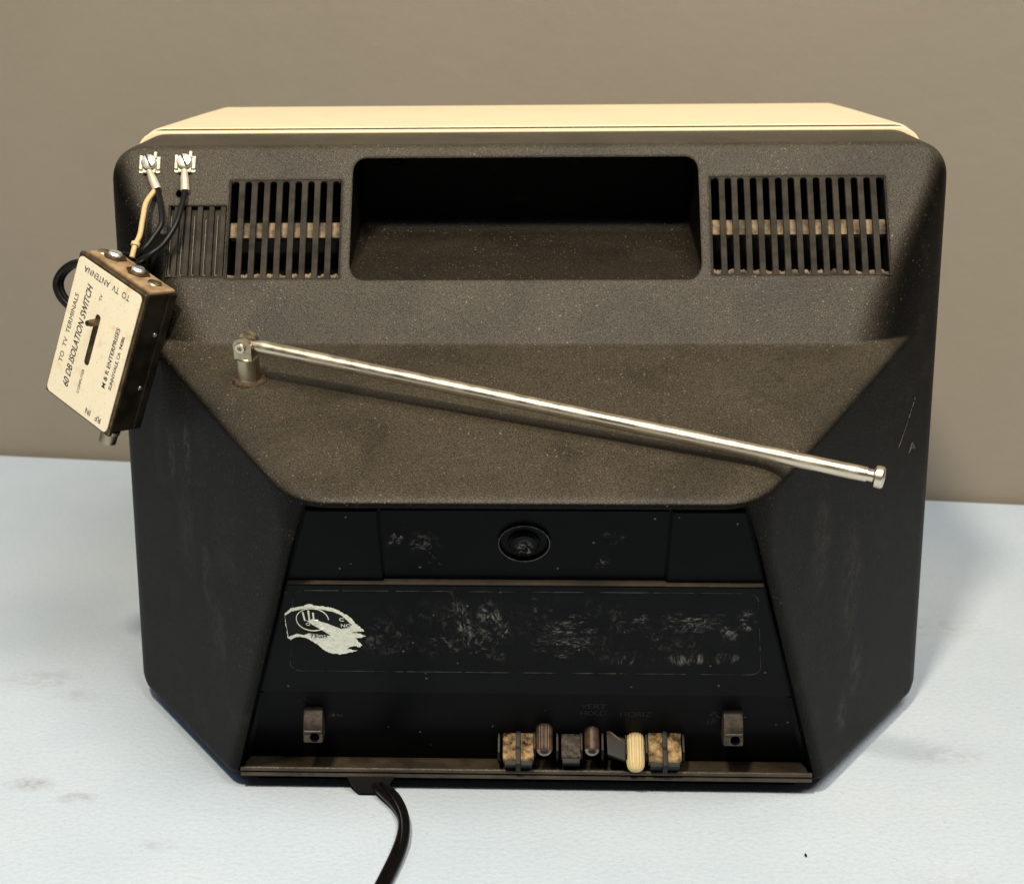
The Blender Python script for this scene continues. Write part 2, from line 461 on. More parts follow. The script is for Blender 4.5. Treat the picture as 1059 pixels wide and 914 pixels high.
def build_shell():
    R, rt, rb = .0165, .0026, .0035
    zs = set(); z = ZB
    while z < ZT-1e-6:
        zs.add(round(z, 6))
        near = min(abs(z-ZR), abs(z-ZC), abs(z-ZT), abs(z-ZB))
        z += .00035 if near < .0045 else (.0006 if near < .009 else .0012)
    zs = sorted(zs | {ZT, ZT-.0002})
    def half(z):
        w = W
        if z > ZT-R: w = W-R+math.sqrt(max(0, R*R-(z-ZT+R)**2))
        r2 = .006
        if z < ZB+r2: w = W-r2+math.sqrt(max(0, r2*r2-(ZB+r2-z)**2))
        return w
    nx = 200
    us = []
    for i in range(nx+1):
        t = -1+2*i/nx; us.append(math.copysign(1-(1-abs(t))**1.25, t))
    bm = bmesh.new(); rows = []
    for z in zs:
        w = half(z); row = []
        for u in us:
            x = u*w; y = shell_front(x, z)
            d = min((w-abs(x))*1.0, 1)                        # rounding towards the outline
            e = 0
            if d < .005: e = max(e, .005-math.sqrt(max(0, .005**2-(.005-d)**2)))
            if ZT-z < rt: e = max(e, rt-math.sqrt(max(0, rt*rt-(rt-(ZT-z))**2)))
            if z-ZB < rb: e = max(e, rb-math.sqrt(max(0, rb*rb-(rb-(z-ZB))**2)))
            row.append(bm.verts.new((x, y+e, z)))
        rows.append(row)
    for A, B in zip(rows, rows[1:]):
        for i in range(nx): bm.faces.new((A[i], A[i+1], B[i+1], B[i]))
    # skirt back to the rim, then the closing face
    loop = [r[0] for r in rows]+rows[-1][1:]+[r[-1] for r in rows[-2::-1]]+rows[0][-2:0:-1]
    prev = loop
    for t in (.08, .3, 1.0):
        cur = [bm.verts.new((v.co.x, v.co.y+(YRIM-v.co.y)*t, v.co.z)) for v in loop]
        for i in range(len(loop)):
            j = (i+1) % len(loop); bm.faces.new((prev[j], prev[i], cur[i], cur[j]))
        prev = cur
    bm.faces.new(prev)
    bmesh.ops.recalc_face_normals(bm, faces=bm.faces)
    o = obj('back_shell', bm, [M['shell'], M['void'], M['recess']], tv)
    o.modifiers.clear()
    # cutters
    cs = []
    hb = bmesh.new()
    pts = []
    for x in (-1, 1):
        pts += [(x*.0822, -.075, .2205), (x*.0812, .030, .2415), (x*.0812, .030, .2812), (x*.0822, -.075, .2812)]
    hull(hb, pts); bmesh.ops.recalc_face_normals(hb, faces=hb.faces); bevel_all(hb, .006, 4)
    cs.append((hb, [M['recess']]))
    def ubox(u0, u1, v0, v1, n0, n1, m, F=FU):
        b = bmesh.new(); hull(b, [at(F, u, v, n) for u in (u0, u1) for v in (v0, v1) for n in (n0, n1)])
        bmesh.ops.recalc_face_normals(b, faces=b.faces); cs.append((b, [m]))
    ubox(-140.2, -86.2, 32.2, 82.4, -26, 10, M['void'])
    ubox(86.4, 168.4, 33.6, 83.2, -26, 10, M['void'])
    ubox(-168.6, -140.9, 33.2, 69.4, -3, 10, M['slat'])
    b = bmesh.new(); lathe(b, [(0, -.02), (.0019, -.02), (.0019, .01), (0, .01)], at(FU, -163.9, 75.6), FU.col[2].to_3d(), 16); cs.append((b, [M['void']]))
    b = bmesh.new()
    q = []
    for s in (-1, 1):
        t = at(FL, s*88.4, 168.6); bt = at(FL, s*131.5, 2.5)
        q += [at(FL, s*86.6, 170.2, 12), at(FL, s*88.0, 168.2, -5), bt+Vector((s*.004, -.03, 0)), bt+Vector((-s*.001, .014, 0))]
    hull(b, q); bmesh.ops.recalc_face_normals(b, faces=b.faces); cs.append((b, [M['panel']]))
    carve(o, cs)
    return o
build_shell()

# cream front cabinet, its seam and bead
def ring_loft(name, stations, mats, parent):
    bm = bmesh.new(); prev = None; n = 7
    for (y, hw, z0, z1, r) in stations:
        ring = [bm.verts.new((x, y, z)) for x, z in rrect(-hw, z0, hw, z1, r, n)]
        if prev is None: bm.faces.new(ring)
        else:
            for k in range(len(ring)):
                bm.faces.new((prev[k], prev[(k+1) % len(ring)], ring[(k+1) % len(ring)], ring[k]))
        prev = ring
    bm.faces.new(prev[::-1]); bmesh.ops.recalc_face_normals(bm, faces=bm.faces)
    return obj(name, bm, mats, parent, sharp=40)
ring_loft('cream_cabinet', [(.0690, .1975, .011, .2868, .0095), (.0700, .1992, .0095, .2885, .0105), (.0715, .1998, .009, .2890, .011), (.15, .1918, .010, .2890, .011),
                            (.1935, .1868, .011, .2888, .011), (.1955, .1862, .012, .2880, .010), (.1962, .185, .014, .2865, .009)], M['cream'], tv)
ring_loft('seam_gasket', [(.0612, .1988, .0095, .2883, .0105), (.0705, .1988, .0095, .2883, .0105)], M['seam'], tv)
ring_loft('trim_bead', [(.0560, .1980, .010, .2872, .010), (.0566, .1994, .009, .2883, .011), (.0612, .1994, .009, .2884, .011), (.0618, .1984, .010, .2876, .010)], M['cream'], tv)

# vents
def vent(u0, u1, v0, v1, n, name='vent_grille', slat=.47, bars=True):
    bm = bmesh.new(); p = (u1-u0)/n
    def slab(a, b, c, d, z0=-2.6, z1=-.15, bev=.0003):
        q = hbox([at(FU, u, v, w) for u in (a, b) for v in (c, d) for w in (z0, z1)], bev, 2); merge(bm, q)
    e = .55
    for k in range(n+1):
        c = u0+k*p; w = p*slat/2
        a, b = (c-w, c+w)
        if k == 0: a, b = u0+.02, u0+e*1.4
        if k == n: a, b = u1-e*1.4, u1-.02
        slab(a, b, v0+.3, v1-.3)
    slab(u0+.03, u1-.03, v0+.03, v0+e+.2, -2.5, -.05); slab(u0+.03, u1-.03, v1-e-.2, v1-.03, -2.5, -.1)
    # rounded slot ends
    for k in range(n):
        c = u0+(k+.5)*p; r = p*(1-slat)/2
        for vv, s in ((v0+.6, 1), (v1-.6, -1)):
            q = bmesh.new(); arc = [(c-r-.1, vv-s*.3)] + [(c-r*math.cos(t*math.pi/8), vv+s*(r*.8-r*.8*math.sin(t*math.pi/8))) for t in range(9)] + [(c+r+.1, vv-s*.3)]
            if s > 0: arc = arc[::-1]
            sheet(q, [(x*MM, y*MM) for x, y in arc], -.0024, -.0003); merge(bm, q, FU)
    return obj(name, bm, M['slat'], tv)
def crossbar(u0, u1, vc, h, vb):
    obj('vent_crossbar', hbox([at(FU, u, v, w) for u in (u0+.5, u1-.5) for v in (vc-h/2, vc+h/2) for w in (-9, -4.2)], .0005, 2), M['dustbar'], tv)
    # dust caught along the sill behind the slots
    bm = bmesh.new(); n = int((u1-u0)/1.0)
    for k in range(n):
        u = u0+1+(u1-u0-2)*k/(n-1); r = random.uniform(1.0, 1.9)
        bmesh.ops.create_icosphere(bm, subdivisions=1, radius=r*MM, matrix=Matrix.Translation(at(FU, u, vb+.6+random.uniform(-.2, .6), -3.2+random.uniform(-.5, .4))))
    obj('vent_dust', bm, M['dustbar'], tv, sharp=60)
vent(-140.2, -86.2, 32.2, 82.4, 9); crossbar(-140.2, -86.2, 58.4, 7.8, 33.6)
vent(86.4, 168.4, 33.6, 83.2, 14); crossbar(86.4, 168.4, 59.2, 7.6, 35.0)

def blind_vent(u0, u1, v0, v1):
    bm = bmesh.new()
    def slab(a, b, c, d, z0, z1, bev=.0003): merge(bm, hbox([at(FU, u, v, w) for u in (a, b) for v in (c, d) for w in (z0, z1)], bev, 2))
    slab(u0+.05, u1-.05, v0+.05, v0+.9, -2.9, -.2); slab(u0+.05, u0+.8, v0+.4, v1-.3, -2.9, -.25)
    p = (u1-u0)/5
    for k in range(5): slab(u0+k*p+2.6, u0+(k+1)*p-.5, v0+.5, v1-.2, -2.9, -.35)
    obj('vent_grille', bm, M['slat'], tv)
    bm = bmesh.new()
    for k in range(5): slab(u0+k*p+.95, u0+k*p+1.35, v0+1.0, v1-4.5-2*(k%2), -2.9, -1.6, .0001)
    for k in range(5): slab(u0+k*p+1.0, u0+k*p+2.3, v0+.8, v0+2.2, -2.9, -1.5, .0004)
    obj('vent_dust', bm, M['ledge'], tv)
blind_vent(-168.6, -140.9, 33.2, 69.4)

# two screw posts under the roof of the handle recess
for x in (-.062, .060):
    bm = bmesh.new(); lathe(bm, [(0, 0), (.0042, 0), (.0042, .005), (.003, .0056), (.0016, .0056), (.0016, .003), (0, .003)], (x, .004, .2830), (0, -.3, -1), 20)
    obj('screw_post', bm, M['panel'], tv)

# antenna terminals
def terminal(u, v):
    root_bm = bmesh.new()
    pl = rrect(-5.0, -4.6, 5.0, 3.8, .6, 2)
    sheet(root_bm, [(x*MM, y*MM) for x, y in pl], .0, .0008)
    for (a, b, c, d, h0, h1) in ((-5, -3.3, -3.2, 3.6, .8, 2.0), (3.4, 5.1, -3.2, 3.2, .8, 2.0), (1.6, 3.2, 2.6, 6.2, .6, 1.7), (-5.2, -3.6, 2.8, 4.4, .5, 1.5)):
        merge(root_bm, hbox([(x*MM, y*MM, z*MM) for x in (a, b) for y in (c, d) for z in (h0, h1)], .0003, 1))
    o = obj('terminal_plate', root_bm, M['lug'], tv, matrix=FU @ Matrix.Translation((u*MM, v*MM, 0)))
    sb = bmesh.new()
    lathe(sb, [(0, .0018), (.0024, .0018), (.0024, .0030), (.0036, .0030), (.0037, .0040), (.0032, .0049), (.0018, .0054), (0, .0055)], (0, 0, 0), (0, 0, 1), 24)
    a = random.uniform(.2, .9)
    me_o = obj('terminal_screw', sb, M['bright'], o, matrix=FU @ Matrix.Translation((u*MM, v*MM, 0)))
    gb = hbox([Matrix.Rotation(a+1.2, 4, 'Z') @ Vector((x*MM, y*MM, z*MM)) for x in (-3.6, 3.6) for y in (-.45, .45) for z in (4.3, 7)])
    gb.transform(FU @ Matrix.Translation((u*MM, v*MM, 0)))
    carve(me_o, [(gb, [M['seam']])])
terminal(-179.0, 90.6); terminal(-162.0, 90.9)

# antenna: rusty collar, sleeve, hinge, rod, tip
nS = FS.col[2].to_3d(); B = at(FS, -122.4, 92.6)
PV = B+nS*.0182
TIP = Vector((.1386, -.1603, .1733))
def antenna():
    bm = bmesh.new(); lathe(bm, [(.0043, -.001), (.0060, 0), (.0060, .0012), (.0052, .0026), (.0052, .0118), (.0048, .0124), (.0044, .0126), (.0044, .0160), (0, .0164)], B, nS, 32)
    a = obj('antenna', bm, M['nickel'], tv)
    bm = bmesh.new(); lathe(bm, [(.0050, -.001), (.0079, -.0006), (.0077, .0008), (.0068, .0014), (.0054, .0015)], B, nS, 36)
    for v in bm.verts: v.co += Vector((noise.noise(v.co*900), noise.noise(v.co*900+Vector((5, 1, 2))), noise.noise(v.co*1100)))*.0009
    obj('rusty_collar', bm, M['rust'], a, sharp=70)
    d = (TIP-PV).normalized(); side = d.cross(nS).normalized()    # hinge axis: across the rod
    hax = -side if side.y > 0 else side
    bm = bmesh.new()
    # fork cheeks
    for s in (1, -1):
        q = bmesh.new(); c = PV+hax*(s*.0031)
        lathe(q, [(0, -.0010), (.0044, -.0010), (.0044, .0010), (0, .0010)], c, hax, 28)
        merge(bm, q)
        merge(bm, hbox([c+hax*(i*.00098)+d.cross(hax)*0+nS.cross(hax).normalized()*j*.0042-nS*k for i in (-1, 1) for j in (-1, 1) for k in (.0002, .0062)]))
    obj('hinge_fork', bm, M['nickel'], a)
    bm = bmesh.new(); lathe(bm, [(.0006, .0043), (.0010, .0043), (.0012, .0052), (.0022, .0052), (.0024, .0048), (.0024, .0040), (0, .0040)], PV-d*.0006, hax, 24)
    obj('hinge_pin', bm, M['chrome'], a)
    bm = bmesh.new(); p0 = PV-d*.002
    L = (TIP-p0).length
    lathe(bm, [(0, 0), (.0016, .0002), (.0021, .002), (.0021, .0055), (.0030, .0095), (.0031, .012), (.0031, L-.004), (.0029, L-.0032), (0, L-.0032)], p0, d, 36)
    obj('antenna_rod', bm, M['chrome'], a)
    bm = bmesh.new(); lathe(bm, [(0, -.0036), (.0026, -.0036), (.0027, -.0008), (.0038, -.0006), (.0045, 0), (.0046, .0012), (.0045, .0026), (.0038, .0034), (.0015, .0037), (0, .0037)], TIP, d, 32)
    obj('antenna_tip', bm, M['chrome'], a)
antenna()

# marks moulded and scratched in the right facet
def right_facet_marks():
    for txt, u, v, h, L in (('A', -27, 136.6, 4.2, 8.5),):
        bm = text_bm(txt, h*MM, L*MM, bold=.004, depth=.0002)
        obj('moulded_letter', bm, M['scratch'], tv, matrix=FRT @ Matrix.Translation((u*MM, v*MM, 0)))
    bm = bmesh.new(); pts = []
    for i in range(26):
        t = i/25; u = -45.5+19*t; v = 140.5+26*t-4.5*math.sin(t*math.pi*.5)
        pts.append(at(FRT, u+random.uniform(-.12, .12), v+random.uniform(-.1, .1), .02))
    i = 0
    while i < 24:
        j = min(25, i+random.randint(1, 3)); tube(bm, pts[i:j+1], .00016+.00012*random.random(), 5); i = j+random.randint(0, 1)
    obj('scratch', bm, M['scratch'], tv)
right_facet_marks()

# ---- control recess: everything on FP coordinates (mm)
def hw(v): return 132.6+(88.6-132.6)*v/168.0          # half-width of the recess at height v
SC_MARKS = [(-52, 151, 3.2, 9, -25, 1.0, 1), (-40, 148, 9, 9, 0, .35, 1), (-36, 138, 6, 4, 0, .5, 1), (30, 139, 6, 7, -40, .8, 1), (36, 152, 6, 5, 0, .4, 1), (0, 147, 6, 6, 0, .6, 1)]
LB_MARKS = [(-12, 95, 8, 25, 14, 1.0, .6), (-18, 90, 7, 20, 30, .45, 1), (-33, 96, 14, 22, 0, .32, 1), (8, 112, 6, 9, 20, .75, 1), (20, 96, 13, 15, 40, .9, 3), (12, 85, 12, 10, -40, .55, 3),
            (47, 103, 9, 9, 20, .55, 2), (70, 103, 17, 10, 10, .62, 2), (74, 104, 8, 6, 0, .5, 2), (86, 101, 6, 13, 10, .7, 1), (94, 104, 6, 8, 0, .9, 1), (60, 78, 38, 5, 0, .5, .2), (82, 79, 16, 5, 0, .6, .3), (-60, 92, 12, 16, 0, .3, 1), (-40, 95, 60, 25, 8, .09, .5), (40, 95, 58, 25, -10, .13, .6), (-25, 98, 4, 27, 12, .8, .4)]
def fp_mat(name, marks, rough=.36): return smooth_black(name, rough=rough, marks=marks)
def fp_obj(name, bm, m, parent=tv, sharp=32):
    """mesh kept in panel coordinates so that its marks stay put; the object carries the tilt"""
    o = obj(name, bm, m, parent, sharp); o.matrix_world = FP; return o
def poly_slab(poly, z0, z1, bev=.0005):
    bm = bmesh.new(); sheet(bm, [(x*MM, y*MM) for x, y in poly], z0*MM, z1*MM)
    es = [e for e in bm.edges if all(v.co.z > z1*MM-1e-7 for v in e.verts)]
    if bev: bmesh.ops.bevel(bm, geom=es, offset=bev, segments=2, affect='EDGES', clamp_overlap=True)
    return bm
M['acc'] = fp_mat('access_plate_plastic', SC_MARKS); M['lbl'] = smooth_black('label_area_plastic', base=(.0030, .0034, .0036), rough=.36, marks=LB_MARKS); M['poc'] = fp_mat('control_pocket_plastic', [(84, 34, 6, 6, 0, .5, 1), (-86, 33, 5, 3, 20, .9, 1), (-100, 42, 4, 4, 0, .5, 1)])  # same plastic, label area lightened to stand in for the pocket's shade
g = .5
top, st1, st2, bot = 168.0, 125.4, 53.2, .6
fp_obj('side_plate', poly_slab([(-hw(top)+g, top-g), (-58.8, top-g), (-58.8, st1+.3), (-hw(st1)+g, st1+.3)], -.5, 1.6), M['panel'])
fp_obj('side_plate', poly_slab([(58.8, top-g), (hw(top)-g, top-g), (hw(st1)-g, st1+.3), (58.8, st1+.3)], -.5, 1.6), M['panel'])
acc = fp_obj('access_plate', poly_slab([(-58.2, top-g), (58.2, top-g), (58.2, st1+.3), (-58.2, st1+.3)], -.5, .9), M['acc'])
# label area: upper block plus the two strips framing the pocket
fp_obj('label_panel', poly_slab([(-hw(st1)+g, st1-.1), (-hw(st2)+g, st2), (hw(st2)-g, st2), (hw(st1)-g, st1-.1)], -.5, 3.4, .0006), M['lbl'])
for sg in (-1, 1):
    fp_obj('pocket_frame', poly_slab([(sg*(hw(st2)-g), st2-.02), (sg*(hw(bot)-g), bot), (sg*(hw(bot)-3.6), bot), (sg*(hw(st2)-2.6), st2-.02)], -.5, 3.3, .0005), M['panel'])
fp_obj('control_pocket', poly_slab([(-122.8, st2+1), (121, st2+1), (hw(bot)-3, bot-.3), (-hw(bot)+3, bot-.3)], -.6, .3, 0), M['poc'])
# raised sill under the access plate, lit dusty edge put into its brown
bm = bmesh.new()
merge(bm, hbox([(x*MM, y*MM, z*MM) for x in (-hw(st1)+.8, hw(st1)-.8) for y in (st1-.05, st1+.25) for z in (1.0, 3.50)], .0002, 2))
merge(bm, hbox([(x*MM, y*MM, z*MM) for x in (-58.6, 58.6) for y in (st1-.1, st1+.75) for z in (.6, 3.52)], .0003, 2))
fp_obj('panel_sill', bm, M['sill'])
# round boss in the access plate
bm = bmesh.new(); lathe(bm, [(.0093, .0006), (.0096, .0017), (.0100, .0022), (.0105, .0021), (.0108, .0006)], (0, .1493, 0), (0, 0, 1), 48)
lathe(bm, [(.0066, .0006), (.0064, .0018), (.0052, .0030), (.003, .0026), (0, .0020)], (0, .1493, 0), (0, 0, 1), 40)
fp_obj('round_boss', bm, M['acc'], acc).matrix_world = FP
bm = bmesh.new(); q = [(.0104*math.cos(a*math.pi/40), .1493+.0104*math.sin(a*math.pi/40), .0022) for a in range(80)]
tube(bm, q, .00022, 6, closed=True)
fp_obj('worn_rim', bm, M['scratch'], acc).matrix_world = FP
# outline left by an old label
bm = bmesh.new(); q = []
def label_edge(t):      # rounded trapezoid
    P = rrect(-1, -1, 1, 1, .09, 6); return P
for x, y in rrect(-100, 68.5, 100, 121.5, 5, 6):
    q.append((x*(1+.03*(95-y)/26), y))
def dense(P, step=1.6):
    out = []
    for i in range(len(P)):
        a, b = Vector(P[i]), Vector(P[(i+1) % len(P)]); n = max(1, int((b-a).length/step))
        out += [a.lerp(b, k/n) for k in range(n)]
    return out
q = dense(q)
i = 0; nq = len(q)
while i < nq-2:
    L = random.randint(3, 16); seg = q[i:min(nq, i+L)]
    if len(seg) > 1: tube(bm, [(p.x*MM+random.uniform(-.00004, .00004), p.y*MM+random.uniform(-.00006, .00006), .00342) for p in seg], random.choice((.00010, .00014, .0002)), 5)
    i += L+random.choice((0, 0, 1, 1, 3))
fp_obj('label_outline', bm, M['faint'])

# torn sticker
OUT = [(-102.1, 106.1), (-99.1, 110.0), (-93.4, 111.6), (-90.7, 113.0), (-88.7, 111.8), (-85.0, 111.2), (-81.3, 110.5), (-77.8, 108.1), (-74.2, 105.0), (-72.2, 100.7), (-70.0, 97.9), (-68.5, 95.4), (-71.5, 95.3), (-74.5, 94.6), (-70.5, 93.9), (-68.3, 92.5), (-70.4, 91.2), (-72.9, 91.4), (-70.3, 86.6), (-71.1, 84.8), (-73.2, 85.8), (-75.1, 85.2), (-77.2, 83.6), (-72.8, 82.6), (-74.8, 81.4), (-79.8, 80.0), (-83.6, 80.5), (-86.4, 82.3), (-88.1, 84.5), (-89.8, 86.7), (-91.6, 88.9), (-93.8, 90.7), (-96.1, 91.4), (-98.5, 91.6), (-101.1, 89.3), (-102.0, 90.9), (-98.5, 94.2), (-102.0, 95.0)]
OUT = OUT[:-2]
INN = [(-101.9, 105.4), (-98.8, 108.1), (-93.5, 109.9), (-90.1, 110.8), (-86.5, 109.6), (-81.5, 108.3), (-77.9, 106.0), (-75.8, 103.1), (-73.7, 99.6), (-74.7, 97.9), (-78.6, 97.2), (-80.8, 98.4), (-84.0, 100.5), (-88.1, 102.3), (-90.3, 103.5), (-92.8, 102.0), (-90.2, 99.2), (-86.7, 96.0), (-83.3, 92.5), (-88.3, 93.3), (-92.5, 94.0), (-95.0, 92.8), (-97.8, 93.7), (-101.7, 91.6)]
def jag(P, amt, step=.55):
    out = []
    for p in dense(P, step):
        out.append((p.x+noise.noise(Vector((p.x*1.3, p.y*1.3, 1)))*amt+random.uniform(-amt, amt)*.35, p.y+noise.noise(Vector((p.x*1.3, p.y*1.3, 9)))*amt+random.uniform(-amt, amt)*.35))
    return out
bm = bmesh.new(); sheet(bm, [(x*MM, y*MM) for x, y in jag(OUT, .45)], .0034, .00352)
stk = fp_obj('torn_sticker', bm, M['paper'])
bm = bmesh.new(); sheet(bm, [(x*MM, y*MM) for x, y in jag(INN, .18)], .0035, .00358)
fp_obj('printed_face', bm, M['ink'], stk).matrix_world = FP
bm = bmesh.new()
ring = [(-90.3+6.9*math.cos(a*math.pi/32), 103.0+7.2*math.sin(a*math.pi/32)) for a in range(64)]
keep = [p for k, p in enumerate(ring)]
seg = [p for k, p in enumerate(ring) if not (56 <= k or k < 0)]
tube(bm, [(x*MM, y*MM, .0036) for x, y in seg], .00020, 6)
for pts in (((-94.1, 107.9), (-93.6, 102.6), (-91.6, 102.0), (-91.6, 109.0)), ((-89.7, 107.4), (-89.7, 102.9), (-87.9, 102.6))):
    tube(bm, [(x*MM, y*MM, .0036) for x, y in pts], .00040, 6)
# round R mark under the letters
tube(bm, [((-92.4+.8*math.cos(a*math.pi/8))*MM, (100.2+.8*math.sin(a*math.pi/8))*MM, .0036) for a in range(16)], .00016, 5, closed=True)
merge(bm, text_bm('C', .0022, .0020), Matrix.Translation((-.0778, .1032, .0036)))
merge(bm, text_bm('NO', .0020, .0042), Matrix.Translation((-.0762, .0993, .0036)))
fp_obj('printed_mark', bm, M['paper'], stk).matrix_world = FP
bm = text_bm('73GH', .0024, .0072, bold=.01); bm.transform(Matrix.Translation((-.0885, .0922, .00358)))
fp_obj('printed_number', bm, M['ink'], stk).matrix_world = FP

# cord cleats
def cleat(u, v):
    bm = bmesh.new(); o = at(FP, u, v, .3)
    prof = [(.002, .0078), (-.003, .0074), (-.0058, .0048), (-.0078, .0010), (-.0088, -.0024), (-.0092, -.0080), (-.0065, -.0092), (.002, -.0080)]
    pts0 = [(o.x-.0044, o.y+y, o.z+z) for y, z in prof]; pts1 = [(o.x+.0044, o.y+y, o.z+z) for y, z in prof]
    a = [bm.verts.new(p) for p in pts0]; b = [bm.verts.new(p) for p in pts1]
    bm.faces.new(a); bm.faces.new(b[::-1])
    for i in range(len(a)): bm.faces.new((a[i], b[i], b[(i+1) % len(a)], a[(i+1) % len(a)]))
    bmesh.ops.recalc_face_normals(bm, faces=bm.faces); bevel_all(bm, .0007, 2, .5)
    c = obj('cord_cleat', bm, [M['cleat'], M['void']], tv)
    q = bmesh.new(); lathe(q, [(0, -.006), (.0022, -.006), (.0022, .004), (0, .004)], (o.x+.0008, o.y-.0092, o.z-.0055), (0, -1, 0), 18)
    carve(c, [(q, [M['void']])])
    lip = hbox([(o.x+x, o.y+y, o.z+z) for x in (-.0039, .0039) for y in (-.0098, -.0088) for z in (-.0030, -.0020)], .0002, 1)
    obj('cleat_edge', lip, M['ledge'], c)
cleat(-95.6, 31.0); cleat(93.6, 32.0)

# controls along the ledge
DN = Vector((0, -.643, -.766)); OUTN = Vector((0, -.766, .643))
def local(x, y, z):
    """axes for one control: across, along its face (down and out), out of its face"""
    return lambda a, l, h: Vector((x+a, y, z))+DN*l+OUTN*h
def switch(x, y, z, w, L, m, fin=True):
    T = local(x, y, z)
    o = obj('slide_switch', hbox([T(sx*w/2*k, l, h) for sx in (-1, 1) for (l, h, k) in ((0, 0, 1), (L*.93, 0, 1), (L, -.0012, .95), (L, -.008, .95), (0, -.008, 1))], .0005, 2), m, tv)
    obj('switch_front', hbox([T(sx*w*.45, l, h) for sx in (-1, 1) for l in (L-.001, L+.0022) for h in (-.0012, -.008)], .0004, 2), M['black'], o)
    if fin:
        obj('switch_lever', hbox([T(sx*.0011, l, h) for sx in (-1, 1) for l, h in ((-.0045, -.002), (-.003, .0012), (L+.002, .0012), (L+.0045, -.006), (0, -.006))], .0003, 2), M['black'], o)
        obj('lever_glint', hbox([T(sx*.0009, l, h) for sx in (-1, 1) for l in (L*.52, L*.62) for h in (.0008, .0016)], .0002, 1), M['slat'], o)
    return o
def knob(x, y, z, L, r, m, knurl=True, hole=True, round_end=False):
    bm = bmesh.new(); T = local(x, y, z)
    prof = [((1+(.05 if (k//2) % 2 else -.035))*math.cos(2*math.pi*k/72), (1+(.05 if (k//2) % 2 else -.035))*math.sin(2*math.pi*k/72)) for k in range(72)] if knurl else None
    if round_end: hs = [(-.006, .9), (L*.02, .97), (L*.12, 1), (L*.72, 1), (L*.84, .95), (L*.93, .80), (L*.985, .55), (L, .28)]
    else: hs = [(-.006, .9), (0, 1), (L*.88, 1), (L*.92, .88), (L*.94, .6)]
    tube(bm, [T(0, h, 0) for h, _ in hs], [r*k for _, k in hs], 32, profile=prof)
    o = obj('control_knob', bm, m, tv, sharp=50)
    if hole:
        q = bmesh.new(); c = T(0, L*.86, 0); ax = (DN+Vector((0, -.5, .25))).normalized()
        lathe(q, [(r*.9, -.0015), (r*.95, .0008), (r*.82, .0015), (r*.55, .0014), (r*.45, .0002), (0, -.0002)], c, ax, 24)
        obj('shaft_end', q, M['greyring'], o)
    return o
switch(-.0026, -.0957, .0291, .0142, .0129, M['tanblock'])
knob(.0092, -.0975, .0325, .0115, .0036, M['brown'])
switch(.0215, -.0956, .0289, .0090, .0115, M['dimblock'], fin=False)
knob(.0309, -.0967, .0309, .0100, .0034, M['brown'], knurl=False)
T = local(.0420, -.0961, .0298)
w = obj('slide_switch', hbox([T(*p) for p in ((-.0045, 0, .0005), (.0045, .003, .0005), (-.0042, .0105, .0015), (.0040, .0135, .0015), (-.0042, .010, -.005), (.004, .0125, -.006), (-.0045, 0, -.005), (.0045, 0, -.005))], .0005, 2), M['black'], tv)
obj('wedge_edge', hbox([T(*p) for p in ((-.0046, -.0006, .0012), (-.0030, -.0010, .0012), (.0040, .0050, .0010), (.0048, .0062, .0008), (-.0046, .0004, .0006), (.0046, .0064, .0002))], .0002, 1), M['brown'], w)
knob(.0508, -.0945, .0267, .0158, .0040, M['creamknob'], hole=False, round_end=True)
switch(.0640, -.0963, .0302, .0150, .0136, M['tanblock'])
for x, z in ((-.0115, .0270), (.0048, .0290), (.0152, .0280), (.0262, .0285), (.0358, .0285), (.0465, .0270), (.0558, .0275), (.0725, .0280)):
    T = local(x, -.0960, z)
    obj('control_rib', hbox([T(a, l, h) for a in (-.0006, .0006) for l, h in ((-.008, -.006), (-.007, .0005), (.0075, .0012), (.0105, -.001), (.0105, -.008), (-.004, -.010))], .0002, 1), M['black'], tv)
for x, w_ in ((-.0026, .0150), (.0215, .0100), (.0640, .0160)):
    T = local(x, -.0960, .0295)
    obj('control_housing', hbox([T(a, l, h) for a in (-w_/2, w_/2) for l, h in ((-.0105, -.004), (-.0100, -.0005), (-.0012, .0022), (-.0006, .0006), (0, -.010))], .0004, 2), M['black'], tv)
# pocket markings moulded in black
for txt, u, v, L in (('VERT', 31.2, 41.4, 11.5), ('HOLD', 31.2, 36.6, 11.5), ('HORIZ', 50.4, 36.0, 14)):
    bm = text_bm(txt, .0034, L*MM, depth=.00016); bm.transform(Matrix.Translation((u*MM, v*MM, .0003)))
    fp_obj('moulded_lettering', bm, M['black'])

# dusty ledge and the rail along the lip
bt = FL @ Vector((0, .0025, 0))
obj('ledge', hbox([(x, y, z) for x, y in ((-.1300, bt.y+.0008), (.1300, bt.y+.0008), (.1290, bt.y+.0135), (-.1290, bt.y+.0135)) for z in (bt.z-.0005, bt.z+.0009)], .0003, 2), M['ledge'], tv)
bm = bmesh.new(); tube(bm, [(-.1285, bt.y+.001, bt.z+.0014), (-.131, bt.y+.0004, bt.z+.0012), (.131, bt.y+.0004, bt.z+.0012), (.1285, bt.y+.001, bt.z+.0014)], .0011, 10)
obj('lip_rail', bm, M['ledge'], tv)
bm = bmesh.new(); rr = []
for i in range(60):
    x = -.131+.262*i/59; rr.append((x, YL-.0006+.0002*noise.noise(Vector((x*300, 0, 0))), .0088))
tube(bm, rr, .0010, 8); obj('lip_rail', bm, M['ledge'], tv)
obj('base_foot', hbox([(x, y, z) for x in (-.126, .126) for y in (-.088, -.066) for z in (0, .010)], .001, 2), M['black'], tv)
obj('base_foot', hbox([(x, y, z) for x in (-.17, .17) for y in (.15, .18) for z in (0, .013)], .001, 2), M['black'], tv)
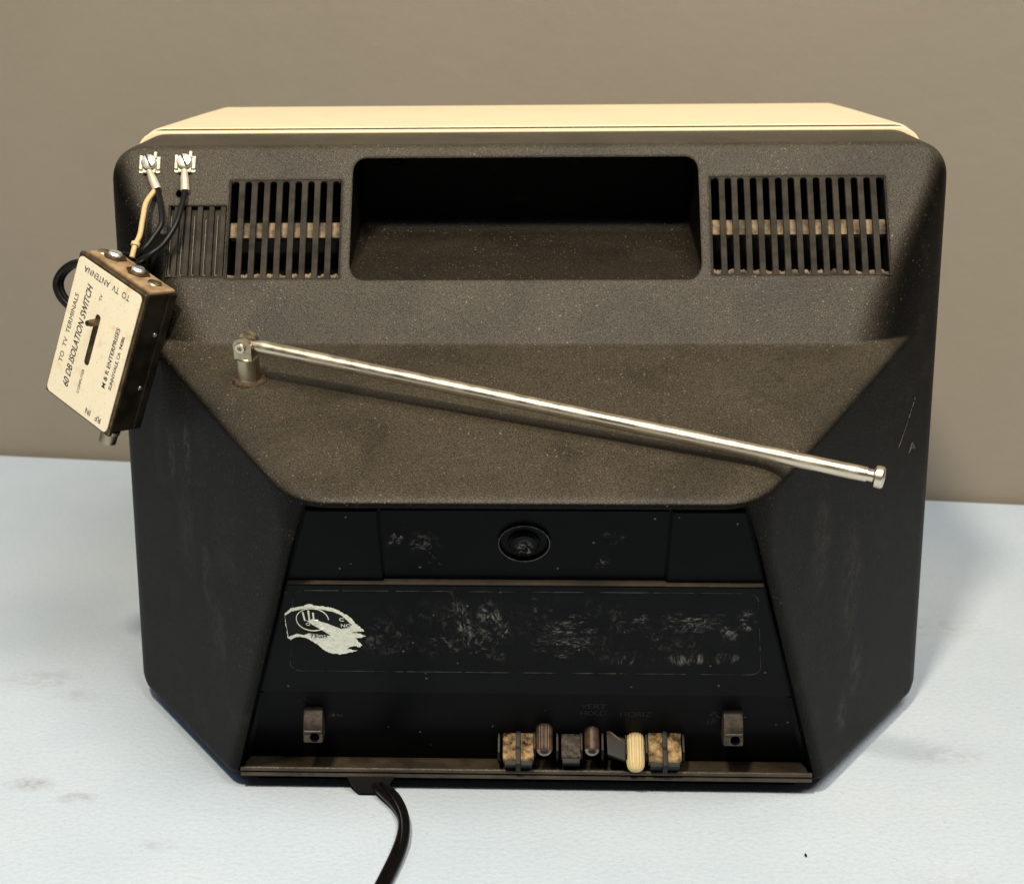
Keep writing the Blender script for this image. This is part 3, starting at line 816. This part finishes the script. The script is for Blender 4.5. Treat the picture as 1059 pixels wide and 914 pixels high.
# cord outlet and twin cord
obj('strain_relief', hbox([(-.0848, -.094, .0095), (-.0565, -.094, .0095), (-.0848, -.075, .0095), (-.0565, -.075, .0095), (-.0765, -.1040, .0012), (-.0660, -.1040, .0012), (-.0765, -.08, .0012), (-.0660, -.08, .0012), (-.0825, -.1005, .0090), (-.0590, -.1005, .0090)], .0008, 2), M['black'], tv)
path = catmull([(-.0700, -.0900, .0050), (-.0680, -.0985, .0052), (-.0640, -.1065, .0052), (-.0580, -.1165, .0042), (-.0537, -.1290, .0034), (-.0527, -.1430, .0032), (-.0540, -.1580, .0032), (-.0575, -.1780, .0032), (-.0625, -.2030, .0032), (-.068, -.235, .0032), (-.071, -.29, .0032), (-.066, -.40, .0032)], 8)
bm = bmesh.new()
P = []
for i, p in enumerate(path):
    t = (path[min(i+1, len(path)-1)]-path[max(i-1, 0)]); t.z = 0; t.normalize(); P.append((p, Vector((-t.y, t.x, 0))))
nP = len(P)
for s in (-1, 1):
    pp = []
    for i, (p, n) in enumerate(P):
        tw = math.radians(70)*math.exp(-((i-30)/14)**2)           # the flat cord stands on edge where it turns
        pp.append(p+n*(s*.0016*math.cos(tw))+Vector((0, 0, s*.0016*math.sin(tw)+.0016*math.sin(tw)-.0010)))
    tube(bm, pp, .0019, 14)
obj('power_cord', bm, M['cord'], tv)

# ------------------------------------------------------------------ switch box hanging beside the terminals
ax = Vector((.75377, -.56690, -.33234)); ad = Vector((.57039, .81557, -.09749)); az = -ad; ay = az.cross(ax).normalized()
BO = Vector((-.18880, -.05196, .23544))
MB = Matrix(((ax.x, ay.x, az.x, BO.x), (ax.y, ay.y, az.y, BO.y), (ax.z, ay.z, az.z, BO.z), (0, 0, 0, 1)))
BW, BH, BD = .0482, .0740, .0202
sb = thing('switch_box', 'small bronze antenna switch box with cream printed label, hanging from the two screw terminals', 'switch box', MB)
def bobj(name, bm, m, parent=sb, sharp=32):
    o = obj(name, bm, m, None, sharp); o.parent = parent; return o
def bb(x0, x1, y0, y1, z0, z1): return [(x*MM, y*MM, z*MM) for x in (x0, x1) for y in (y0, y1) for z in (z0, z1)]
w2 = BW*500; H = BH*1000; D = BD*1000
case = bobj('metal_case', hbox(bb(-w2+1.1, w2-1.1, -H+1.0, -1.0, -D, -2.6), .0011, 3), M['lacquer'])
side = bobj('side_flange', hbox(bb(w2-1.6, w2-.2, -H+2, -1.4, -D, -D+4.5), .0004, 2), M['lacquer'])
lid = bobj('front_lid', hbox(bb(-w2, w2, -H, 0, -3.0, -.25), .0009, 3), [M['lid'], M['void']])
plb = bmesh.new(); sheet(plb, [(x*MM, y*MM) for x, y in rrect(-w2+1.1, -H+1.3, w2-1.6, -1.7, 2.6, 5)], -.0004, .0001)
plate = bobj('label_plate', plb, M['plate'])
def slotcut(z0, z1):
    q = bmesh.new(); sheet(q, [(x*MM, y*MM) for x, y in rrect(-3.0, -48.6, .5, -22.4, 1.7, 6)], z0*MM, z1*MM); return (q, [M['void']])
carve(lid, [slotcut(-2.2, 2)]); carve(plate, [slotcut(-2, 2)])
bobj('slider', hbox(bb(-2.9, .4, -48.4, -38.5, -2.1, -1.0), .0003, 2), M['greyring'])
q = bmesh.new(); tube(q, [(-.0011, -.0262, -.0018), (-.0011, -.0262, .0040), (-.0012, -.0262, .0062)], [.0017, .0017, .0013], 16)
merge(q, hbox(bb(-2.7, .3, -28.2, -23.2, -2.0, -.4), .0003, 2))
bobj('switch_lever', q, M['lid'])
lt = bmesh.new()
def put(txt, cx, cy, L, h, rot, shear=0, bold=0.0):
    merge(lt, text_bm(txt, h*MM, L*MM, shear, bold), Matrix.Translation((cx*MM, cy*MM, .0001)) @ Matrix.Rotation(math.radians(rot), 4, 'Z'))
put('TO  TV  ANTENNA', -1.4, -6.3, 33.0, 3.0, 180)
put('TO  TV  TERMINALS', -18.4, -37.6, 36.0, 2.7, 90)
put('60 DB ISOLATION SWITCH', -11.3, -38.3, 53.0, 4.0, 90, .25, .012)
put('COMPUTER', -2.0, -57.6, 12.6, 1.6, 90)
put('TV', -2.7, -14.3, 3.2, 1.7, 90)
put('M & R ENTERPRISES', 13.2, -37.6, 31.0, 2.5, 90, 0, .010)
put('SUNNYVALE, CA  94086', 17.8, -38.2, 27.6, 2.3, 90, 0, .008)
put('RF   IN', 11.6, -69.0, 11.2, 2.9, 180, 0, .006)
bobj('lettering', lt, M['blue'], plate)
# terminal board on the top with two screws and two rivets
tb = bobj('terminal_board', hbox(bb(-w2+2.0, w2-1.4, -1.2, .5, -D+.8, -4.2), .0005, 2), M['board'])
for x, z in ((-14.0, -13.0), (3.0, -13.0)):
    q = bmesh.new(); lathe(q, [(.0060, .0004), (.0060, .0011), (.0040, .0011)], (x*MM, 0, z*MM), (0, 1, 0), 6); s_ = bobj('screw_washer', q, M['lid'], tb)
    q = bmesh.new(); lathe(q, [(.0024, .0008), (.0034, .0012), (.0034, .0022), (.0026, .0031), (0, .0034)], (x*MM, 0, z*MM), (0, 1, 0), 24); bobj('board_screw', q, M['bright'], tb)
for x, z in ((-19.5, -11.5), (14.5, -13.5)):
    q = bmesh.new(); lathe(q, [(.0036, .0004), (.0032, .0010), (.0018, .0014), (0, .0015)], (x*MM, 0, z*MM), (0, 1, 0), 24); bobj('rivet', q, M['nickel'], tb)
for yy in (-22, -50):
    q = bmesh.new(); lathe(q, [(.0011, 0), (.0010, .0005), (0, .0008)], ((w2-1.2)*MM, yy*MM, -.0135), (1, 0, 0), 12); bobj('case_rivet', q, M['bright'], case)
q = bmesh.new(); lathe(q, [(.0048, 0), (.0048, .0018), (.0042, .0022), (.0042, .0068), (.0034, .0072), (.0030, .0050), (0, .0050)], (.0185, -BH+.0008, -.0065), (0, -1, 0), 26)
bobj('round_connector', q, M['nickel'])
# leads: two black ones to the terminal lugs, one tan, and a loop of cable behind
def lead(name, pts, r, m, parent=sb, prof=None):
    q = bmesh.new(); tube(q, catmull([(x*MM, y*MM, z*MM) for x, y, z in pts], 7), r, 12, profile=prof); return bobj(name, q, m, parent)
def inbox(p): return (MB.inverted() @ p)/MM
def wl(pts): return [inbox(at(FU, *p)) for p in pts]
def uvn(x, y, z):   # world mm -> upper panel coordinates
    q = FU.inverted() @ (Vector((x, y, z))*MM); return (q.x/MM, q.y/MM, q.z/MM)
bpts = {'a': [(-160.9, -14.4, 268.4), (-161.2, -22.4, 262.0), (-162.7, -30.7, 254.2), (-167.3, -36.6, 246.5), (-172.6, -41.4, 242.2), (-178.5, -40.8, 238.9)],
        'b': [(-174.4, -13.8, 269.0), (-171.0, -23.7, 261.8), (-169.4, -31.8, 254.4), (-172.9, -36.0, 248.4), (-176.2, -39.3, 244.2), (-180.7, -38.8, 240.9)],
        'c': [(-175.6, -15.8, 267.6), (-177.8, -24.0, 263.2), (-177.8, -32.4, 257.2), (-178.1, -38.8, 250.5), (-179.3, -43.6, 246.8), (-180.0, -46.0, 243.6), (-180.4, -47.0, 241.6)]}
tail = [inbox(Vector(p)*MM) for p in ((-190, -33, 242),)]
lead('black_lead', [inbox(Vector(p)*MM) for p in bpts['a']]+[Vector((-4, 2.5, -D-1.2)), Vector((-16, -2, -D-3)), Vector((-28, -8, -D-5))], .00135, M['wire'])
lead('black_lead', [inbox(Vector(p)*MM) for p in bpts['b']]+[Vector((-5, 4.0, -D-.2)), Vector((-17, 0, -D-2)), Vector((-28, -7, -D-2.5))], .00135, M['wire'])
tl = lead('tan_lead', [inbox(Vector(p)*MM) for p in bpts['c']], .00125, M['tan'])
cp = [inbox(Vector(p)*MM) for p in bpts['c']]
q = bmesh.new(); a, b = cp[4]*MM, cp[5]*MM; dd = (b-a).normalized()
lathe(q, [(.0013, -.001), (.0021, -.001), (.0021, .0006), (.0013, .0006)], a, dd, 18); bobj('ferrule', q, M['tan'], tl)
# web joining the black pair near the box
q = bmesh.new()
pa = catmull([inbox(Vector(p)*MM)*MM for p in bpts['a']], 7); pb = catmull([inbox(Vector(p)*MM)*MM for p in bpts['b']], 7)
A, Bq = pa[18:], pb[18:]
va = [[q.verts.new(p+Vector((0, 0, s*.0006))) for p in A] for s in (-1, 1)]; vb = [[q.verts.new(p+Vector((0, 0, s*.0006))) for p in Bq] for s in (-1, 1)]
n = min(len(A), len(Bq))
for i in range(n-1):
    for s in (0, 1): q.faces.new((va[s][i], va[s][i+1], vb[s][i+1], vb[s][i]))
q.faces.new((va[0][0], va[1][0], vb[1][0], vb[0][0]))
bmesh.ops.recalc_face_normals(q, faces=q.faces); bobj('lead_web', q, M['void'])
for k, dz in enumerate((0, -2.4)):
    lead('cable_loop', [(-24, -14, -D-2+dz), (-36, -13, -15+dz), (-43.5, -19, -12.5+dz), (-47.0, -28, -12+dz), (-43, -34.5, -13+dz), (-35, -38.5, -17+dz), (-22, -41, -D-2+dz)], .0018, M['wire'])
# crimped lugs: barrel and fork tongue under each terminal screw
for (u, v), end in (((-179.0, 90.6), bpts['b'][0]), ((-162.0, 90.9), bpts['a'][0])):
    e = uvn(*end)
    s0 = Vector(at(FU, u, v-3.8, 2.2)); s1 = Vector(at(FU, e[0], e[1]-1.0, e[2]))
    q = bmesh.new(); tube(q, [inbox(p)*MM for p in (s0, s0.lerp(s1, .22), s0.lerp(s1, .45), s1)], [.0014, .0017, .0021, .0022], 16)
    merge(q, hbox([inbox(at(FU, u+x, v+y, z))*MM for x in (-3.2, 3.2) for y in (-5, -1) for z in (1.4, 2.2)], .0003, 1))
    bobj('spade_lug', q, M['lug'])

# ------------------------------------------------------------------ loose crumb on the table
bm = bmesh.new(); bmesh.ops.create_icosphere(bm, subdivisions=2, radius=.0008)
for v in bm.verts: v.co = Vector((v.co.x*.7, v.co.y*1.6, v.co.z*.6))*(1+.6*noise.noise(v.co*900))
bm.transform(Matrix.Translation((.1204, -.1508, .0005)))
o = obj('crumb', bm, M['black'], None, 60); o['label'] = 'tiny dark crumb lying on the pale table near its front right'; o['category'] = 'crumb'

# ------------------------------------------------------------------ camera
cam = bpy.data.cameras.new('camera'); co = bpy.data.objects.new('camera', cam); COL.objects.link(co)
pit, yaw, rol = .257476, -.049277, -.011328
f = Vector((math.sin(yaw)*math.cos(pit), math.cos(yaw)*math.cos(pit), -math.sin(pit)))
r = Vector((math.cos(yaw), -math.sin(yaw), 0)); u = r.cross(f)
r2 = r*math.cos(rol)+u*math.sin(rol); u2 = u*math.cos(rol)-r*math.sin(rol)
co.matrix_world = Matrix(((r2.x, u2.x, -f.x, .000652), (r2.y, u2.y, -f.y, -.789057), (r2.z, u2.z, -f.z, .372886), (0, 0, 0, 1)))
cam.sensor_width = 36; cam.lens = 1705.98/1059*36
cam.shift_x = 67.0/1059; cam.shift_y = -50.747/1059
cam.clip_start = .01; cam.clip_end = 50
cam.dof.use_dof = True; cam.dof.focus_distance = .72; cam.dof.aperture_fstop = 22
S.camera = co

# ------------------------------------------------------------------ light: a lamp overhead, the ceiling's soft light, a cool window on the left
wd = bpy.data.worlds.new('World'); S.world = wd; wd.use_nodes = True
wd.node_tree.nodes['Background'].inputs[0].default_value = (.85, .9, 1, 1); wd.node_tree.nodes['Background'].inputs[1].default_value = .045
def area(name, loc, target, size, power, col, shape='DISK', sy=None):
    l = bpy.data.lights.new(name, 'AREA'); l.shape = shape; l.size = size; l.energy = power; l.color = col
    if sy: l.size_y = sy
    o = bpy.data.objects.new(name, l); COL.objects.link(o); o.location = loc
    o.rotation_euler = (Vector(target)-Vector(loc)).to_track_quat('-Z', 'Y').to_euler(); return o
area('overhead_lamp', (-.24, -.93, 1.42), (0, -.05, .15), .16, 25, (1, .87, .67))
area('ceiling_light', (.62, -1.0, 1.9), (0, 0, .1), 1.0, 36, (1, .95, .86))
area('window_light', (-1.7, -.1, 2.0), (-.2, 0, .0), 1.6, 9, (.62, .80, 1.0), 'RECTANGLE', 1.6)

S.view_settings.view_transform = 'Standard'; S.view_settings.look = 'None'
S.view_settings.exposure = 0; S.view_settings.gamma = 1
